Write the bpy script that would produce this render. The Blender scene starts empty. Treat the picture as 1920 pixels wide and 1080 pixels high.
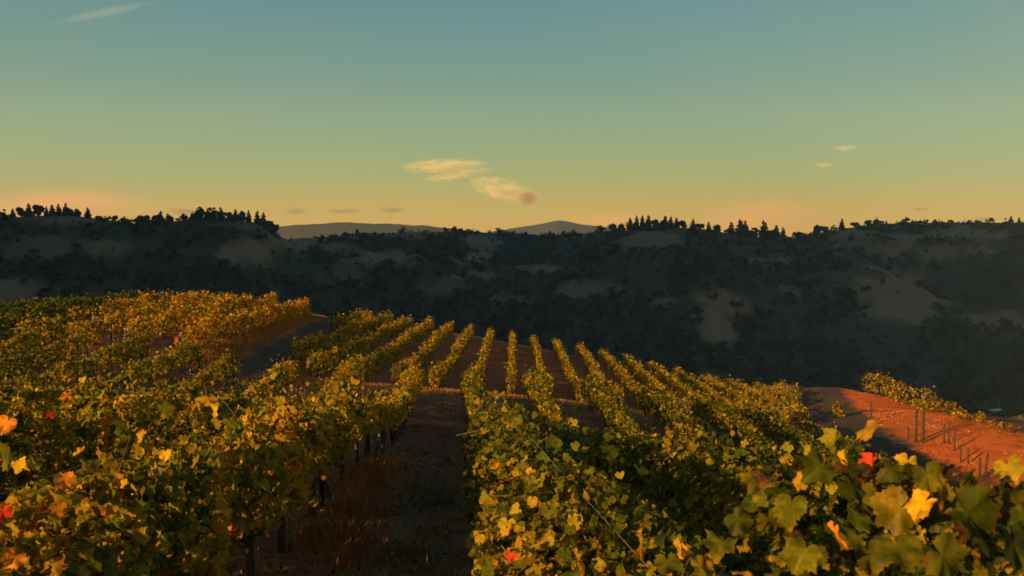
import bpy, math, random
import numpy as np
from mathutils import Vector, Matrix

R = math.radians
random.seed(7)
RNG = np.random.default_rng(7)
scene = bpy.context.scene
COL = scene.collection

# ------------------------------------------------------------------ camera
FPX = 1663.0            # focal length in photo pixels (1920 wide)
HORIZON = 440.0         # photo row of the eye-level horizon
cam_data = bpy.data.cameras.new('camera')
cam_data.angle = 2 * math.atan(960 / FPX)
cam_data.clip_start = 0.05
cam_data.clip_end = 40000
cam = bpy.data.objects.new('camera', cam_data)
COL.objects.link(cam)
PITCH = math.atan((540 - HORIZON) / FPX)
cam.location = (0, 0, 0)
cam.rotation_euler = (R(90) - PITCH, 0, 0)
cam_data.dof.use_dof = True
cam_data.dof.focus_distance = 30.0
cam_data.dof.aperture_fstop = 8.0
scene.camera = cam
CAMROT = np.array(cam.rotation_euler.to_matrix())


def ray(px, py):
    """world direction (unit) through a photo pixel"""
    d = np.array([(px - 960) / FPX, (540 - py) / FPX, -1.0])
    d = CAMROT @ d
    return d / np.linalg.norm(d)


# ------------------------------------------------------------------ sky, sun, exposure
SUN_AZ, SUN_EL = -135.0, 14.0        # degrees; azimuth clockwise from the view direction
world = bpy.data.worlds.new('World')
scene.world = world
world.use_nodes = True
nt = world.node_tree
nt.nodes.clear()
out = nt.nodes.new('ShaderNodeOutputWorld')
bg = nt.nodes.new('ShaderNodeBackground')
bg.inputs['Strength'].default_value = 0.58
sky = nt.nodes.new('ShaderNodeTexSky')
sky.sky_type = 'NISHITA'
sky.sun_disc = False
sky.sun_elevation = R(SUN_EL)
sky.sun_rotation = R(SUN_AZ)
sky.altitude = 200
sky.air_density = 1.0
sky.dust_density = 2.0
sky.ozone_density = 2.0
skys = nt.nodes.new('ShaderNodeVectorMath'); skys.operation = 'SCALE'
skys.inputs['Scale'].default_value = 0.06
tc = nt.nodes.new('ShaderNodeTexCoord')
sep = nt.nodes.new('ShaderNodeSeparateXYZ')
ramp = nt.nodes.new('ShaderNodeValToRGB')
ramp.color_ramp.interpolation = 'EASE'
stops = [(0.0, (.70, .355, .042)), (.022, (.63, .37, .058)), (.06, (.40, .375, .105)), (.10, (.265, .355, .155)), (.16, (.155, .285, .215)),
         (.255, (.086, .220, .244)), (.5, (.06, .155, .23)), (1.0, (.04, .10, .18))]
els = ramp.color_ramp.elements
els[0].position, els[0].color = stops[0][0], (*stops[0][1], 1)
els[1].position, els[1].color = stops[-1][0], (*stops[-1][1], 1)
for p, c in stops[1:-1]:
    e = els.new(p); e.color = (*c, 1)
ramp.color_ramp.interpolation = 'LINEAR'
mix = nt.nodes.new('ShaderNodeMix'); mix.data_type = 'RGBA'
mix.inputs['Factor'].default_value = 0.95
nt.links.new(tc.outputs['Generated'], sep.inputs[0])
nt.links.new(sep.outputs['Z'], ramp.inputs['Fac'])
nt.links.new(sky.outputs['Color'], skys.inputs[0])
nt.links.new(skys.outputs[0], mix.inputs['A'])
nt.links.new(ramp.outputs['Color'], mix.inputs['B'])
nt.links.new(mix.outputs['Result'], bg.inputs['Color'])
nt.links.new(bg.outputs[0], out.inputs['Surface'])

sun_dir = Vector((math.sin(R(SUN_AZ)) * math.cos(R(SUN_EL)), math.cos(R(SUN_AZ)) * math.cos(R(SUN_EL)), math.sin(R(SUN_EL))))
sun_data = bpy.data.lights.new('sun', 'SUN')
sun_data.energy = 5.0
sun_data.color = (1.0, 0.61, 0.25)
sun_data.angle = R(0.6)
sun = bpy.data.objects.new('sun', sun_data)
COL.objects.link(sun)
sun.rotation_euler = sun_dir.to_track_quat('Z', 'Y').to_euler()
sun.location = sun_dir * 300

vs = scene.view_settings
vs.view_transform = 'Standard'
vs.look = 'None'
vs.exposure = 1.1
vs.gamma = 1.0
vs.use_curve_mapping = False
cy = scene.cycles
cy.use_denoising = True
cy.max_bounces = 6
cy.diffuse_bounces = 3
cy.transmission_bounces = 4
cy.transparent_max_bounces = 6
cy.volume_bounces = 1
cy.filter_width = 1.6
scene.render.use_motion_blur = False


HAZE = 0.00009

# ------------------------------------------------------------------ helpers
def link(o, parent=None):
    COL.objects.link(o)
    if parent is not None:
        o.parent = parent
    return o


def tag(o, label=None, cat=None, group=None, kind=None):
    if label: o['label'] = label
    if cat: o['category'] = cat
    if group: o['group'] = group
    if kind: o['kind'] = kind
    return o


def empty(name, loc=(0, 0, 0)):
    o = bpy.data.objects.new(name, None)
    o.location = loc
    o.empty_display_size = 0.2
    return link(o)


def mesh_np(name, V, F, colors=None, mat=None, smooth=False, attrs=None):
    """V (n,3), F (m,k) uniform k; colors (n,3) per vertex -> attribute tint"""
    V = np.ascontiguousarray(V, dtype=np.float32)
    F = np.ascontiguousarray(F, dtype=np.int32)
    me = bpy.data.meshes.new(name)
    k = F.shape[1]
    me.vertices.add(len(V)); me.vertices.foreach_set('co', V.ravel())
    me.loops.add(F.size); me.loops.foreach_set('vertex_index', F.ravel())
    me.polygons.add(len(F))
    me.polygons.foreach_set('loop_start', np.arange(0, F.size, k, dtype=np.int32))
    me.polygons.foreach_set('loop_total', np.full(len(F), k, dtype=np.int32))
    if smooth:
        me.polygons.foreach_set('use_smooth', np.ones(len(F), dtype=bool))
    if colors is not None:
        a = me.attributes.new('tint', 'FLOAT_COLOR', 'POINT')
        c = np.ones((len(V), 4), dtype=np.float32); c[:, :3] = colors
        a.data.foreach_set('color', c.ravel())
    for nm, arr in (attrs or {}).items():
        a = me.attributes.new(nm, 'FLOAT', 'POINT')
        a.data.foreach_set('value', np.ascontiguousarray(arr, dtype=np.float32))
    me.update(calc_edges=True)
    if mat is not None:
        me.materials.append(mat)
    return me


def obj(name, me, parent=None, loc=None):
    o = bpy.data.objects.new(name, me)
    if loc is not None:
        o.location = loc
    return link(o, parent)


def smoothstep(a, b, x):
    t = np.clip((x - a) / (b - a), 0, 1)
    return t * t * (3 - 2 * t)


# value noise ---------------------------------------------------------
_perm = np.random.default_rng(11).random((256, 256))


def vnoise(x, y):
    xi = np.floor(x).astype(int); yi = np.floor(y).astype(int)
    xf = x - xi; yf = y - yi
    u = xf * xf * (3 - 2 * xf); v = yf * yf * (3 - 2 * yf)
    a = _perm[xi & 255, yi & 255]; b = _perm[(xi + 1) & 255, yi & 255]
    c = _perm[xi & 255, (yi + 1) & 255]; d = _perm[(xi + 1) & 255, (yi + 1) & 255]
    return (a * (1 - u) + b * u) * (1 - v) + (c * (1 - u) + d * u) * v


def fbm(x, y, oct=4, gain=.5):
    s = 0; a = 1; t = 0
    for i in range(oct):
        s = s + a * vnoise(x * 2 ** i + 17.3 * i, y * 2 ** i + 5.7 * i); t += a; a *= gain
    return s / t


# ------------------------------------------------------------------ terrain height
CP = np.array([
    (-30, -18, -1.4), (-10, -18, -.9), (0, -18, -.8), (20, -18, -3.4), (40, -18, -6.0), (-60, -18, -2.5),
    (-30, 0, -2.1), (-15, 0, -2.2), (-2, 0, -2.33), (.6, 0, -2.36), (3, 0, -2.95), (8, 0, -4.6), (15, 0, -6.6), (30, 0, -8.6), (-60, 0, -3.2),
    (-30, 15, -3.7), (-10, 14, -3.75), (-2, 14, -3.95), (1, 14, -4.3), (5, 15, -5.4), (10, 15, -7.0), (15, 15, -8.2), (25, 15, -9.2), (40, 15, -10.5), (-5, 20, -4.95), (-5.4, 26, -5.95), (-4.8, 14, -3.95), (-7.6, 26, -5.85), (-9.6, 20, -4.5), (-12.3, 28, -5.85), (-20, 26, -5.3), (-30, 26, -5.0), (-2, 20, -5.05), (-1.9, 26, -6.05), (2, 20, -5.95), (1.7, 26, -6.8), (4.4, 20, -6.3), (4.2, 27, -7.25), (6.8, 26, -7.7), (10, 25, -8.4), (15, 25, -9.2), (22, 25, -9.5),
    (-35, 34, -5.4), (-20, 34, -5.7), (-12, 34, -6.0), (-8.1, 36, -6.4), (-4, 36, -6.75), (-1.5, 36, -6.95), (1.5, 36, -6.95), (4.2, 36, -7.4), (7, 36, -7.95), (11, 36, -8.9),
    (15, 36, -10.0), (17.8, 38, -10.1), (20, 43, -10.1), (24.2, 42, -9.7), (30, 42, -10.6),
    (-15.5, 46, -5.6), (-22, 46, -5.5), (-32, 48, -5.7), (-45, 48, -6.2),
    (-17.0, 60, -6.0), (-18.2, 74, -6.5), (-23, 72, -6.4), (-32, 66, -6.3), (-45, 64, -6.8), (-60, 60, -8),
    (-12.9, 46, -6.8), (-14.4, 60, -7.2), (-15.6, 74, -7.6), (-16.4, 84, -8.1),
    (-8, 46, -7.6), (-3, 48, -8.5), (2, 50, -9.3), (7, 52, -10.4), (12, 54, -11.2), (17, 54, -11.6), (21.6, 58, -11.9), (25.7, 54, -10.9), (27, 68, -12.2), (31, 56, -12.3),
    (-10, 66, -8.2), (-4, 66, -9.1), (2, 66, -10.0), (8, 66, -11.1), (14, 66, -12.1), (20, 66, -12.7),
    (-10, 84, -9.0), (-5, 86, -9.9), (0, 86, -10.8), (6, 86, -11.9), (12, 84, -12.9), (18, 80, -13.7), (24, 74, -13.6), (28, 77, -13.3), (34, 72, -14.6),
    (-14, 100, -11.5), (-5, 102, -13.2), (5, 102, -15), (15, 98, -16.5), (25, 94, -17.5), (-25, 92, -9.0), (-40, 84, -9.0), (-60, 80, -11), (38, 90, -19),
], dtype=float)


def _tps(r2):
    return np.where(r2 > 1e-9, .5 * r2 * np.log(np.maximum(r2, 1e-9)), 0.)


_n = len(CP)
_K = _tps(((CP[:, None, :2] - CP[None, :, :2]) ** 2).sum(-1)) + np.eye(_n) * 1.2
_P = np.c_[np.ones(_n), CP[:, :2]]
_A = np.zeros((_n + 3, _n + 3)); _A[:_n, :_n] = _K; _A[:_n, _n:] = _P; _A[_n:, :_n] = _P.T
_w = np.linalg.solve(_A, np.r_[CP[:, 2], 0, 0, 0])


def near_h(x, y):
    x = np.asarray(x, float); y = np.asarray(y, float)
    sh = x.shape; x = x.ravel(); y = y.ravel()
    res = np.empty(len(x))
    for i in range(0, len(x), 20000):
        xx = x[i:i + 20000]; yy = y[i:i + 20000]
        d2 = (xx[:, None] - CP[None, :, 0]) ** 2 + (yy[:, None] - CP[None, :, 1]) ** 2
        res[i:i + 20000] = _tps(d2) @ _w[:_n] + _w[_n] + _w[_n + 1] * xx + _w[_n + 2] * yy
    return res.reshape(sh)


def knob_dist(x, y):
    """0 inside the vineyard knob, growing outwards (metres)"""
    dx = np.maximum(np.maximum(-62 - x, x - 36), 0)
    dy = np.maximum(np.maximum(-20 - y, y - 92), 0)
    return np.hypot(dx, dy)


# skyline of the hills: photo column -> (bare ground row, distance)
SKY_X = np.array([-900, -300, 0, 60, 130, 190, 250, 310, 380, 440, 500, 540, 600, 660, 760, 860, 960, 1060, 1140, 1200, 1270, 1340, 1400, 1470, 1520, 1590, 1660, 1760, 1870, 1920, 2200, 2800], float)
SKY_Y = np.array([330, 392, 412, 410, 405, 412, 420, 416, 408, 408, 424, 446, 446, 440, 436, 436, 440, 436, 432, 424, 424, 432, 442, 446, 440, 428, 421, 420, 420, 418, 396, 380], float)
SKY_R = np.array([900, 880, 880, 860, 860, 870, 880, 880, 860, 850, 880, 1000, 1150, 1220, 1260, 1280, 1280, 1240, 1100, 960, 920, 920, 960, 1060, 1180, 1240, 1260, 1260, 1240, 1200, 1150, 1150], float)
SKY_AZ = np.arctan((SKY_X - 960) / FPX)
SKY_Z = (HORIZON - SKY_Y) / FPX * SKY_R


def hills_h(x, y):
    r = np.hypot(x, y); az = np.arctan2(x, y)
    rc = np.interp(az, SKY_AZ, SKY_R); zc = np.interp(az, SKY_AZ, SKY_Z)
    floor = np.interp(az, [-1.2, -.5, -.1, .3, .6, 1.2], [-70, -78, -92, -112, -122, -120])
    r0 = np.interp(az, [-.6, 0, .6], [330, 360, 330])
    # spurs and draws running down the slope
    warp = fbm(x / 260 + 3.1, y / 260, 3) * 2.2
    sp = np.abs(2 * vnoise(x / 150 + warp + 9, y / 420 + 2) - 1)
    sp2 = fbm(x / 95 + 40, y / 120 + 8, 4)
    t = np.clip((r - r0) / (rc - r0), 0, 1.4)
    prof = np.where(t < 1, .55 * t + .45 * smoothstep(.0, 1.0, t), 1.0 - .18 * (t - 1))
    env = smoothstep(.05, .4, t) * (1 - .92 * smoothstep(.72, .98, t))
    h = floor + (zc - floor) * prof + env * ((sp - .45) * 46 + (sp2 - .5) * 44)
    h = h + smoothstep(.9, 1.0, t) * (fbm(x / 45, y / 45, 2) - .5) * 4
    # unseen high ridge out to the left, added and shaped to shade the far hills
    rx = -760 + .05 * (y - 500)
    ridge = 570 * np.exp(-((x - rx) / 250) ** 2) * smoothstep(-520, -390, y) * (1 - .5 * smoothstep(1500, 2300, y))
    side = smoothstep(R(34), R(43), -az)
    h = h + ridge * side
    return h


def ground_h(x, y):
    x = np.asarray(x, float); y = np.asarray(y, float)
    d = knob_dist(x, y)
    cx = np.clip(x, -62, 36); cyy = np.clip(y, -20, 92)
    base = near_h(cx, cyy)
    drop = d * .30 * smoothstep(0, 26, d)
    nh = base - drop
    hh = hills_h(x, y)
    k = smoothstep(150, 330, d)
    return nh * (1 - k) + hh * k if np.ndim(x) else float(nh * (1 - k) + hh * k)


def g1(x, y):
    return float(ground_h(np.array([x]), np.array([y]))[0])


def hit(px, py, r0=3.0, r1=3000, step=1.004):
    """first point of the ground on the ray through a photo pixel"""
    d = ray(px, py)
    n = int(math.log(r1 / r0) / math.log(step))
    t = r0 * step ** np.arange(n)
    P = t[:, None] * d[None]
    below = P[:, 2] < ground_h(P[:, 0], P[:, 1])
    i = int(np.argmax(below))
    return P[i] if below.any() else None


# ------------------------------------------------------------------ materials
def new_mat(name):
    m = bpy.data.materials.new(name)
    m.use_nodes = True
    t = m.node_tree
    t.nodes.clear()
    o = t.nodes.new('ShaderNodeOutputMaterial')
    return m, t, o


def N(t, kind, **kw):
    n = t.nodes.new(kind)
    for k, v in kw.items():
        setattr(n, k, v)
    return n


def noise(t, scale, detail=4, rough=.55, coord='Object', vec=None):
    n = N(t, 'ShaderNodeTexNoise')
    n.inputs['Scale'].default_value = scale
    n.inputs['Detail'].default_value = detail
    n.inputs['Roughness'].default_value = rough
    if vec is None:
        c = N(t, 'ShaderNodeTexCoord'); vec = c.outputs[coord]
    t.links.new(vec, n.inputs['Vector'])
    return n


def ramp_node(t, fac, stops):
    r = N(t, 'ShaderNodeValToRGB')
    e = r.color_ramp.elements
    e[0].position, e[0].color = stops[0][0], (*stops[0][1], 1)
    e[1].position, e[1].color = stops[-1][0], (*stops[-1][1], 1)
    for p, c in stops[1:-1]:
        x = e.new(p); x.color = (*c, 1)
    t.links.new(fac, r.inputs['Fac'])
    return r.outputs['Color']


def mixc(t, fac, a, b, blend='MIX'):
    m = N(t, 'ShaderNodeMix', data_type='RGBA', blend_type=blend)
    if isinstance(fac, float): m.inputs['Factor'].default_value = fac
    else: t.links.new(fac, m.inputs['Factor'])
    for s, v in (('A', a), ('B', b)):
        if isinstance(v, tuple): m.inputs[s].default_value = (*v, 1)
        else: t.links.new(v, m.inputs[s])
    return m.outputs['Result']


def principled(t, o, color, rough=.8, spec=.2, bump=None, bump_dist=.02, bump_str=.6):
    p = N(t, 'ShaderNodeBsdfPrincipled')
    if isinstance(color, tuple): p.inputs['Base Color'].default_value = (*color, 1)
    else: t.links.new(color, p.inputs['Base Color'])
    p.inputs['Roughness'].default_value = rough
    p.inputs['Specular IOR Level'].default_value = spec
    if bump is not None:
        b = N(t, 'ShaderNodeBump'); b.inputs['Strength'].default_value = bump_str; b.inputs['Distance'].default_value = bump_dist
        t.links.new(bump, b.inputs['Height']); t.links.new(b.outputs[0], p.inputs['Normal'])
    t.links.new(p.outputs[0], o.inputs['Surface'])
    return p


def leaf_material(name, transl=.42, rough=.42, spec=.35, grain=60.):
    m, t, o = new_mat(name)
    at = N(t, 'ShaderNodeAttribute', attribute_name='tint')
    n = noise(t, grain, 3)
    col = mixc(t, .55, at.outputs['Color'], ramp_node(t, n.outputs['Fac'], [(.3, (.45, .42, .35)), (.7, (1.35, 1.3, 1.1))]), 'MULTIPLY')
    if name == 'near_vine_leaf':      # brown blotches and dry specks of autumn leaves
        b1 = noise(t, 2.6, 5, .7)
        mr = N(t, 'ShaderNodeMapRange'); mr.inputs['From Min'].default_value = .56; mr.inputs['From Max'].default_value = .70
        oi = N(t, 'ShaderNodeObjectInfo')
        vm = N(t, 'ShaderNodeVectorMath', operation='ADD'); tcx = N(t, 'ShaderNodeTexCoord')
        sc_ = N(t, 'ShaderNodeVectorMath', operation='SCALE'); sc_.inputs[0].default_value = (13., 7., 5.); t.links.new(oi.outputs['Random'], sc_.inputs['Scale'])
        t.links.new(tcx.outputs['Object'], vm.inputs[0]); t.links.new(sc_.outputs[0], vm.inputs[1]); t.links.new(vm.outputs[0], b1.inputs['Vector'])
        t.links.new(b1.outputs['Fac'], mr.inputs['Value'])
        col = mixc(t, mr.outputs['Result'], col, (.11, .045, .010))
        b2 = noise(t, 1.4, 2); t.links.new(vm.outputs[0], b2.inputs['Vector'])
        col = mixc(t, 1.0, col, ramp_node(t, b2.outputs['Fac'], [(.35, (.55, .62, .5)), (.65, (1.25, 1.1, 1.0))]), 'MULTIPLY')
    p = N(t, 'ShaderNodeBsdfPrincipled')
    t.links.new(col, p.inputs['Base Color'])
    p.inputs['Roughness'].default_value = rough
    p.inputs['Specular IOR Level'].default_value = spec
    tr = N(t, 'ShaderNodeBsdfTranslucent')
    t.links.new(mixc(t, 1.0, col, (1.35, 1.25, .6), 'MULTIPLY'), tr.inputs['Color'])
    ms = N(t, 'ShaderNodeMixShader'); ms.inputs['Fac'].default_value = transl
    t.links.new(p.outputs[0], ms.inputs[1]); t.links.new(tr.outputs[0], ms.inputs[2])
    t.links.new(ms.outputs[0], o.inputs['Surface'])
    return m


M_LEAF = leaf_material('vine_leaf', .50, .5, .09)
M_LEAF_NEAR = leaf_material('near_vine_leaf', .40, .5, .12, 7.)
M_GRASS = leaf_material('dry_grass', .35, .6, .15, 8.)
M_CROWN = leaf_material('tree_foliage', .15, .7, .1, .6)

# bark
m, t, o = new_mat('vine_bark')
n = noise(t, 30, 6)
principled(t, o, ramp_node(t, n.outputs['Fac'], [(.3, (.035, .025, .02)), (.7, (.13, .095, .07))]), .9, .1, n.outputs['Fac'], .02)
M_BARK = m
m, t, o = new_mat('cane')
n = noise(t, 40, 3)
principled(t, o, ramp_node(t, n.outputs['Fac'], [(.3, (.07, .04, .018)), (.7, (.16, .10, .045))]), .6, .3)
M_CANE = m
m, t, o = new_mat('weathered_post')
n = noise(t, 22, 5)
principled(t, o, ramp_node(t, n.outputs['Fac'], [(.3, (.022, .015, .012)), (.7, (.07, .048, .036))]), .85, .2, n.outputs['Fac'], .01)
M_POST = m
m, t, o = new_mat('galvanised_stake')
n = noise(t, 25, 4)
p = principled(t, o, ramp_node(t, n.outputs['Fac'], [(.3, (.20, .18, .16)), (.7, (.38, .35, .31))]), .5, .4)
p.inputs['Metallic'].default_value = .3
M_STAKE = m
m, t, o = new_mat('tree_trunk')
n = noise(t, 3, 4)
principled(t, o, ramp_node(t, n.outputs['Fac'], [(.3, (.03, .022, .016)), (.7, (.08, .06, .045))]), .9, .1)
M_TRUNK = m

# vineyard soil: brown earth, gravel track and rust-coloured dry stubble, mixed by where each really lies
m, t, o = new_mat('vineyard_soil')
big = noise(t, .35, 5)
fine = noise(t, 5.0, 8, .7)
vor = N(t, 'ShaderNodeTexVoronoi'); vor.inputs['Scale'].default_value = 9
tcn = N(t, 'ShaderNodeTexCoord'); t.links.new(tcn.outputs['Object'], vor.inputs['Vector'])
earth = mixc(t, fine.outputs['Fac'], (.056, .027, .015), (.21, .100, .048))
straw = mixc(t, fine.outputs['Fac'], (.10, .052, .024), (.34, .17, .062))
sm = N(t, 'ShaderNodeMapRange'); sm.inputs['From Min'].default_value = .5; sm.inputs['From Max'].default_value = .68
t.links.new(big.outputs['Fac'], sm.inputs['Value'])
soil = mixc(t, sm.outputs['Result'], earth, straw)
grav = mixc(t, vor.outputs['Distance'], (.040, .026, .018), (.110, .072, .048))  # gravel darkened: the vine-row shadow on the right track is put into its colour
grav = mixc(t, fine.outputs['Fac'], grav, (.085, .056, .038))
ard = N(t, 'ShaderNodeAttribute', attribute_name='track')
abk = N(t, 'ShaderNodeAttribute', attribute_name='bank')
bankc = mixc(t, fine.outputs['Fac'], (.50, .092, .011), (.66, .150, .020))
bk2 = noise(t, .9, 4, .65)
mr2 = N(t, 'ShaderNodeMapRange'); mr2.inputs['From Min'].default_value = .50; mr2.inputs['From Max'].default_value = .66
t.links.new(bk2.outputs['Fac'], mr2.inputs['Value'])
bankc = mixc(t, mr2.outputs['Result'], bankc, (.34, .085, .018))
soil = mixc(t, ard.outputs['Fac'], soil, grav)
soil = mixc(t, abk.outputs['Fac'], soil, bankc)
hsum = N(t, 'ShaderNodeMath', operation='ADD'); t.links.new(fine.outputs['Fac'], hsum.inputs[0]); t.links.new(vor.outputs['Distance'], hsum.inputs[1])
principled(t, o, soil, .95, .08, hsum.outputs[0], .05, .8)
M_SOIL = m

# hill ground: dry pasture among woodland floor
m, t, o = new_mat('hill_ground')
ap = N(t, 'ShaderNodeAttribute', attribute_name='pasture')
hb = noise(t, .02, 6, .6)
hf = noise(t, .16, 8, .75)
past = mixc(t, hf.outputs['Fac'], (.15, .074, .038), (.42, .215, .105))
past = mixc(t, hb.outputs['Fac'], past, mixc(t, hf.outputs['Fac'], (.13, .072, .038), (.28, .152, .078)))
wood = mixc(t, hf.outputs['Fac'], (.030, .034, .022), (.07, .066, .040))
principled(t, o, mixc(t, ap.outputs['Fac'], wood, past), .95, .05)
M_HILL = m

# ------------------------------------------------------------------ the ground of the vineyard knob
def road_left(y):     # centre line of the track beside the left terrace
    return np.interp(y, [30, 40, 46, 60, 74, 84, 95], [-11.4, -12.1, -12.9, -14.4, -15.6, -16.4, -17.2])


def road_right(y):
    return np.interp(y, [-20, 0, 15, 30, 38, 48, 58, 66, 75, 95], [9, 10.5, 12.6, 15.2, 16.6, 18.4, 21.2, 23.4, 26.2, 30])


def zones(x, y):
    nz = (fbm(x / 1.3, y / 1.3, 3) - .5) * .9
    dl = np.abs(x - road_left(y)) + nz
    tl = (1 - smoothstep(.85, 1.35, dl)) * smoothstep(34, 40, y)
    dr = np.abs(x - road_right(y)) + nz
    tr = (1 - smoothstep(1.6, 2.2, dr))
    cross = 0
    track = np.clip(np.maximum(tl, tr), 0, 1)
    # rust-coloured dry bank: right of the right track, left of the left track, and the cross strip
    br = smoothstep(1.5, 2.2, x - road_right(y) + nz) * (1 - smoothstep(8.0, 10.5, x - road_right(y) + nz))
    bl = smoothstep(.75, 1.15, road_left(y) - x + nz) * (1 - smoothstep(2.2, 3.0, road_left(y) - x + nz)) * smoothstep(38, 44, y)
    ys = 39.2 + .45 * np.clip(x + 10, 0, 30)
    bc = np.exp(-((y - ys + nz * 2) / 2.2) ** 2) * ((x > -12) & (x < 16)) * .8
    bf = .30 * smoothstep(42, 50, y + nz * 3) * (x > road_left(y)) * (x < road_right(y))
    bank = np.clip(np.maximum(np.maximum(np.maximum(br, bl), bc), bf), 0, 1) * (1 - track * .9)
    return track, bank


gx = np.arange(-70, 46.01, .62); gy = np.arange(-22, 104.01, .62)
XX, YY = np.meshgrid(gx, gy, indexing='ij')
ZZ = ground_h(XX, YY) + (fbm(XX / 1.1, YY / 1.1, 3) - .5) * .16
edge = np.minimum(np.minimum(XX - gx[0], gx[-1] - XX), np.minimum(YY - gy[0], gy[-1] - YY))
ZZ = ZZ - (edge < .1) * 2.0
nxg, nyg = XX.shape
idx = np.arange(nxg * nyg).reshape(nxg, nyg)
F = np.stack([idx[:-1, :-1], idx[1:, :-1], idx[1:, 1:], idx[:-1, 1:]], -1).reshape(-1, 4)
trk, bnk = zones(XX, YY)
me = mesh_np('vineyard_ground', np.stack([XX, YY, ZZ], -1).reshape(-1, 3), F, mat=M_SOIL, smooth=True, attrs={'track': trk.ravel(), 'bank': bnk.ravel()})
tag(obj('vineyard_ground', me), 'brown earth and dry stubble of the vineyard slope', kind='structure')

# ------------------------------------------------------------------ hills: one sheet out to the horizon
PASTURES = [  # photo column, row, half width, half height (px), strength
    (475, 468, 62, 20, 1), (560, 455, 60, 18, .7), (715, 484, 62, 14, 1), (640, 470, 40, 12, .6), (885, 482, 34, 10, .8), (900, 455, 40, 14, .6), (1005, 505, 60, 7, 1), (880, 520, 70, 8, .7),
    (1105, 545, 62, 14, .95), (1390, 562, 62, 26, .95), (1345, 620, 32, 34, .85), (1690, 545, 85, 42, .9), (1860, 600, 70, 16, .95), (1250, 570, 30, 10, .6),
    (1690, 470, 150, 16, 1), (1480, 490, 110, 6, .8), (1800, 440, 130, 14, .8), (1600, 440, 60, 12, .6), (25, 548, 55, 26, 1), (60, 460, 70, 18, .55), (200, 462, 48, 14, .6), (110, 412, 80, 8, .6), (450, 425, 80, 8, .4),
    (1215, 450, 50, 14, .7), (1040, 440, 60, 8, .7), (720, 440, 120, 7, .6), (330, 470, 50, 8, .35), (640, 520, 60, 14, .4), (1560, 520, 60, 12, .5), (1500, 545, 60, 10, .5), (820, 540, 50, 9, .5), (950, 560, 40, 8, .35),
]


def pasture_mask(x, y, z):
    v = np.stack([x, y, z], -1) @ CAMROT          # camera axes
    dep = np.maximum(-v[..., 2], 1.)
    px = 960 + FPX * v[..., 0] / dep; py = 540 - FPX * v[..., 1] / dep
    wob = fbm(x / 50 + 5, y / 50, 3) - .5
    wob2 = fbm(x / 22 + 15, y / 22, 3) - .5
    best = np.zeros_like(x)
    for cx, cyp, hw, hh, s in PASTURES:
        hw = hw * 1.05; hh = hh * 1.15; s = min(1., s * 1.15)
        q = ((px - cx) / hw) ** 2 + ((py - cyp) / hh) ** 2
        best = np.maximum(best, s * (1 - smoothstep(.45, 1.25, q + wob * 2.4 + wob2 * 2.6)))
    # beyond the view the hills carry the same patchwork
    other = smoothstep(.52, .62, fbm(x / 130 + 50, y / 130, 4))
    az = np.arctan2(x, y)
    best = np.where(np.abs(az) > R(31), other, best)
    return best


hx = np.unique(np.r_[np.arange(-3200, -1600, 160), np.arange(-1600, -900, 40), np.arange(-900, 900, 9), np.arange(900, 1600, 40), np.arange(1600, 3201, 160)])
hy = np.unique(np.r_[np.arange(-1000, -100, 100), np.arange(-100, 80, 12), np.arange(80, 1350, 8), np.arange(1350, 2400, 40), np.arange(2400, 4301, 150)])
HX, HY = np.meshgrid(hx, hy, indexing='ij')
HZ = ground_h(HX, HY)
inside = (HX > gx[0] + 10) & (HX < gx[-1] - 10) & (HY > gy[0] + 10) & (HY < gy[-1] - 10)
HZ = np.where(inside, HZ - 6.0, HZ - .35)
HR = np.hypot(HX, HY)
HZ = np.where(HR > 1500, HZ * (1 - smoothstep(1500, 2600, HR)) + (-60) * smoothstep(1500, 2600, HR), HZ)
hp = pasture_mask(HX, HY, HZ)
a, b = HX.shape
idx = np.arange(a * b).reshape(a, b)
F = np.stack([idx[:-1, :-1], idx[1:, :-1], idx[1:, 1:], idx[:-1, 1:]], -1).reshape(-1, 4)
me = mesh_np('hills', np.stack([HX, HY, HZ], -1).reshape(-1, 3), F, mat=M_HILL, smooth=True, attrs={'pasture': hp.ravel()})
tag(obj('hills', me), 'dark wooded hills with dry pasture clearings across the valley', kind='structure')


def far_ridge(name, label, dist, cols, rows, depth, mat_attr, seed):
    """a distant range as a real two-sided ridge of hills"""
    cols = np.array(cols, float); rows = np.array(rows, float)
    n = 120; k = 14
    px = np.linspace(cols[0], cols[-1], n)
    zc = (HORIZON - np.interp(px, cols, rows)) / FPX * dist
    az = np.arctan((px - 960) / FPX)
    V = []
    for j in range(k):
        s = (j / (k - 1)) * 2 - 1
        r = dist / np.cos(az) + s * depth
        x = r * np.sin(az); y = r * np.cos(az)
        fall = (1 - np.abs(s) ** 1.3)
        base = -160
        z = base + (zc - base) * fall + (fbm(x / (depth * .25) + seed, y / (depth * .25), 4) - .5) * 60 * (1 - fall) * smoothstep(0, .3, fall)
        z = z + (fbm(x / 40 + seed, y / 40, 2) - .5) * dist * .0022
        V.append(np.stack([x, y, z], -1))
    V = np.stack(V, 1)
    idx = np.arange(n * k).reshape(n, k)
    F = np.stack([idx[:-1, :-1], idx[1:, :-1], idx[1:, 1:], idx[:-1, 1:]], -1).reshape(-1, 4)
    me = mesh_np(name, V.reshape(-1, 3), F, mat=M_HILL, smooth=True, attrs={'pasture': np.full(n * k, mat_attr)})
    return tag(obj(name, me), label, kind='structure')


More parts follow.
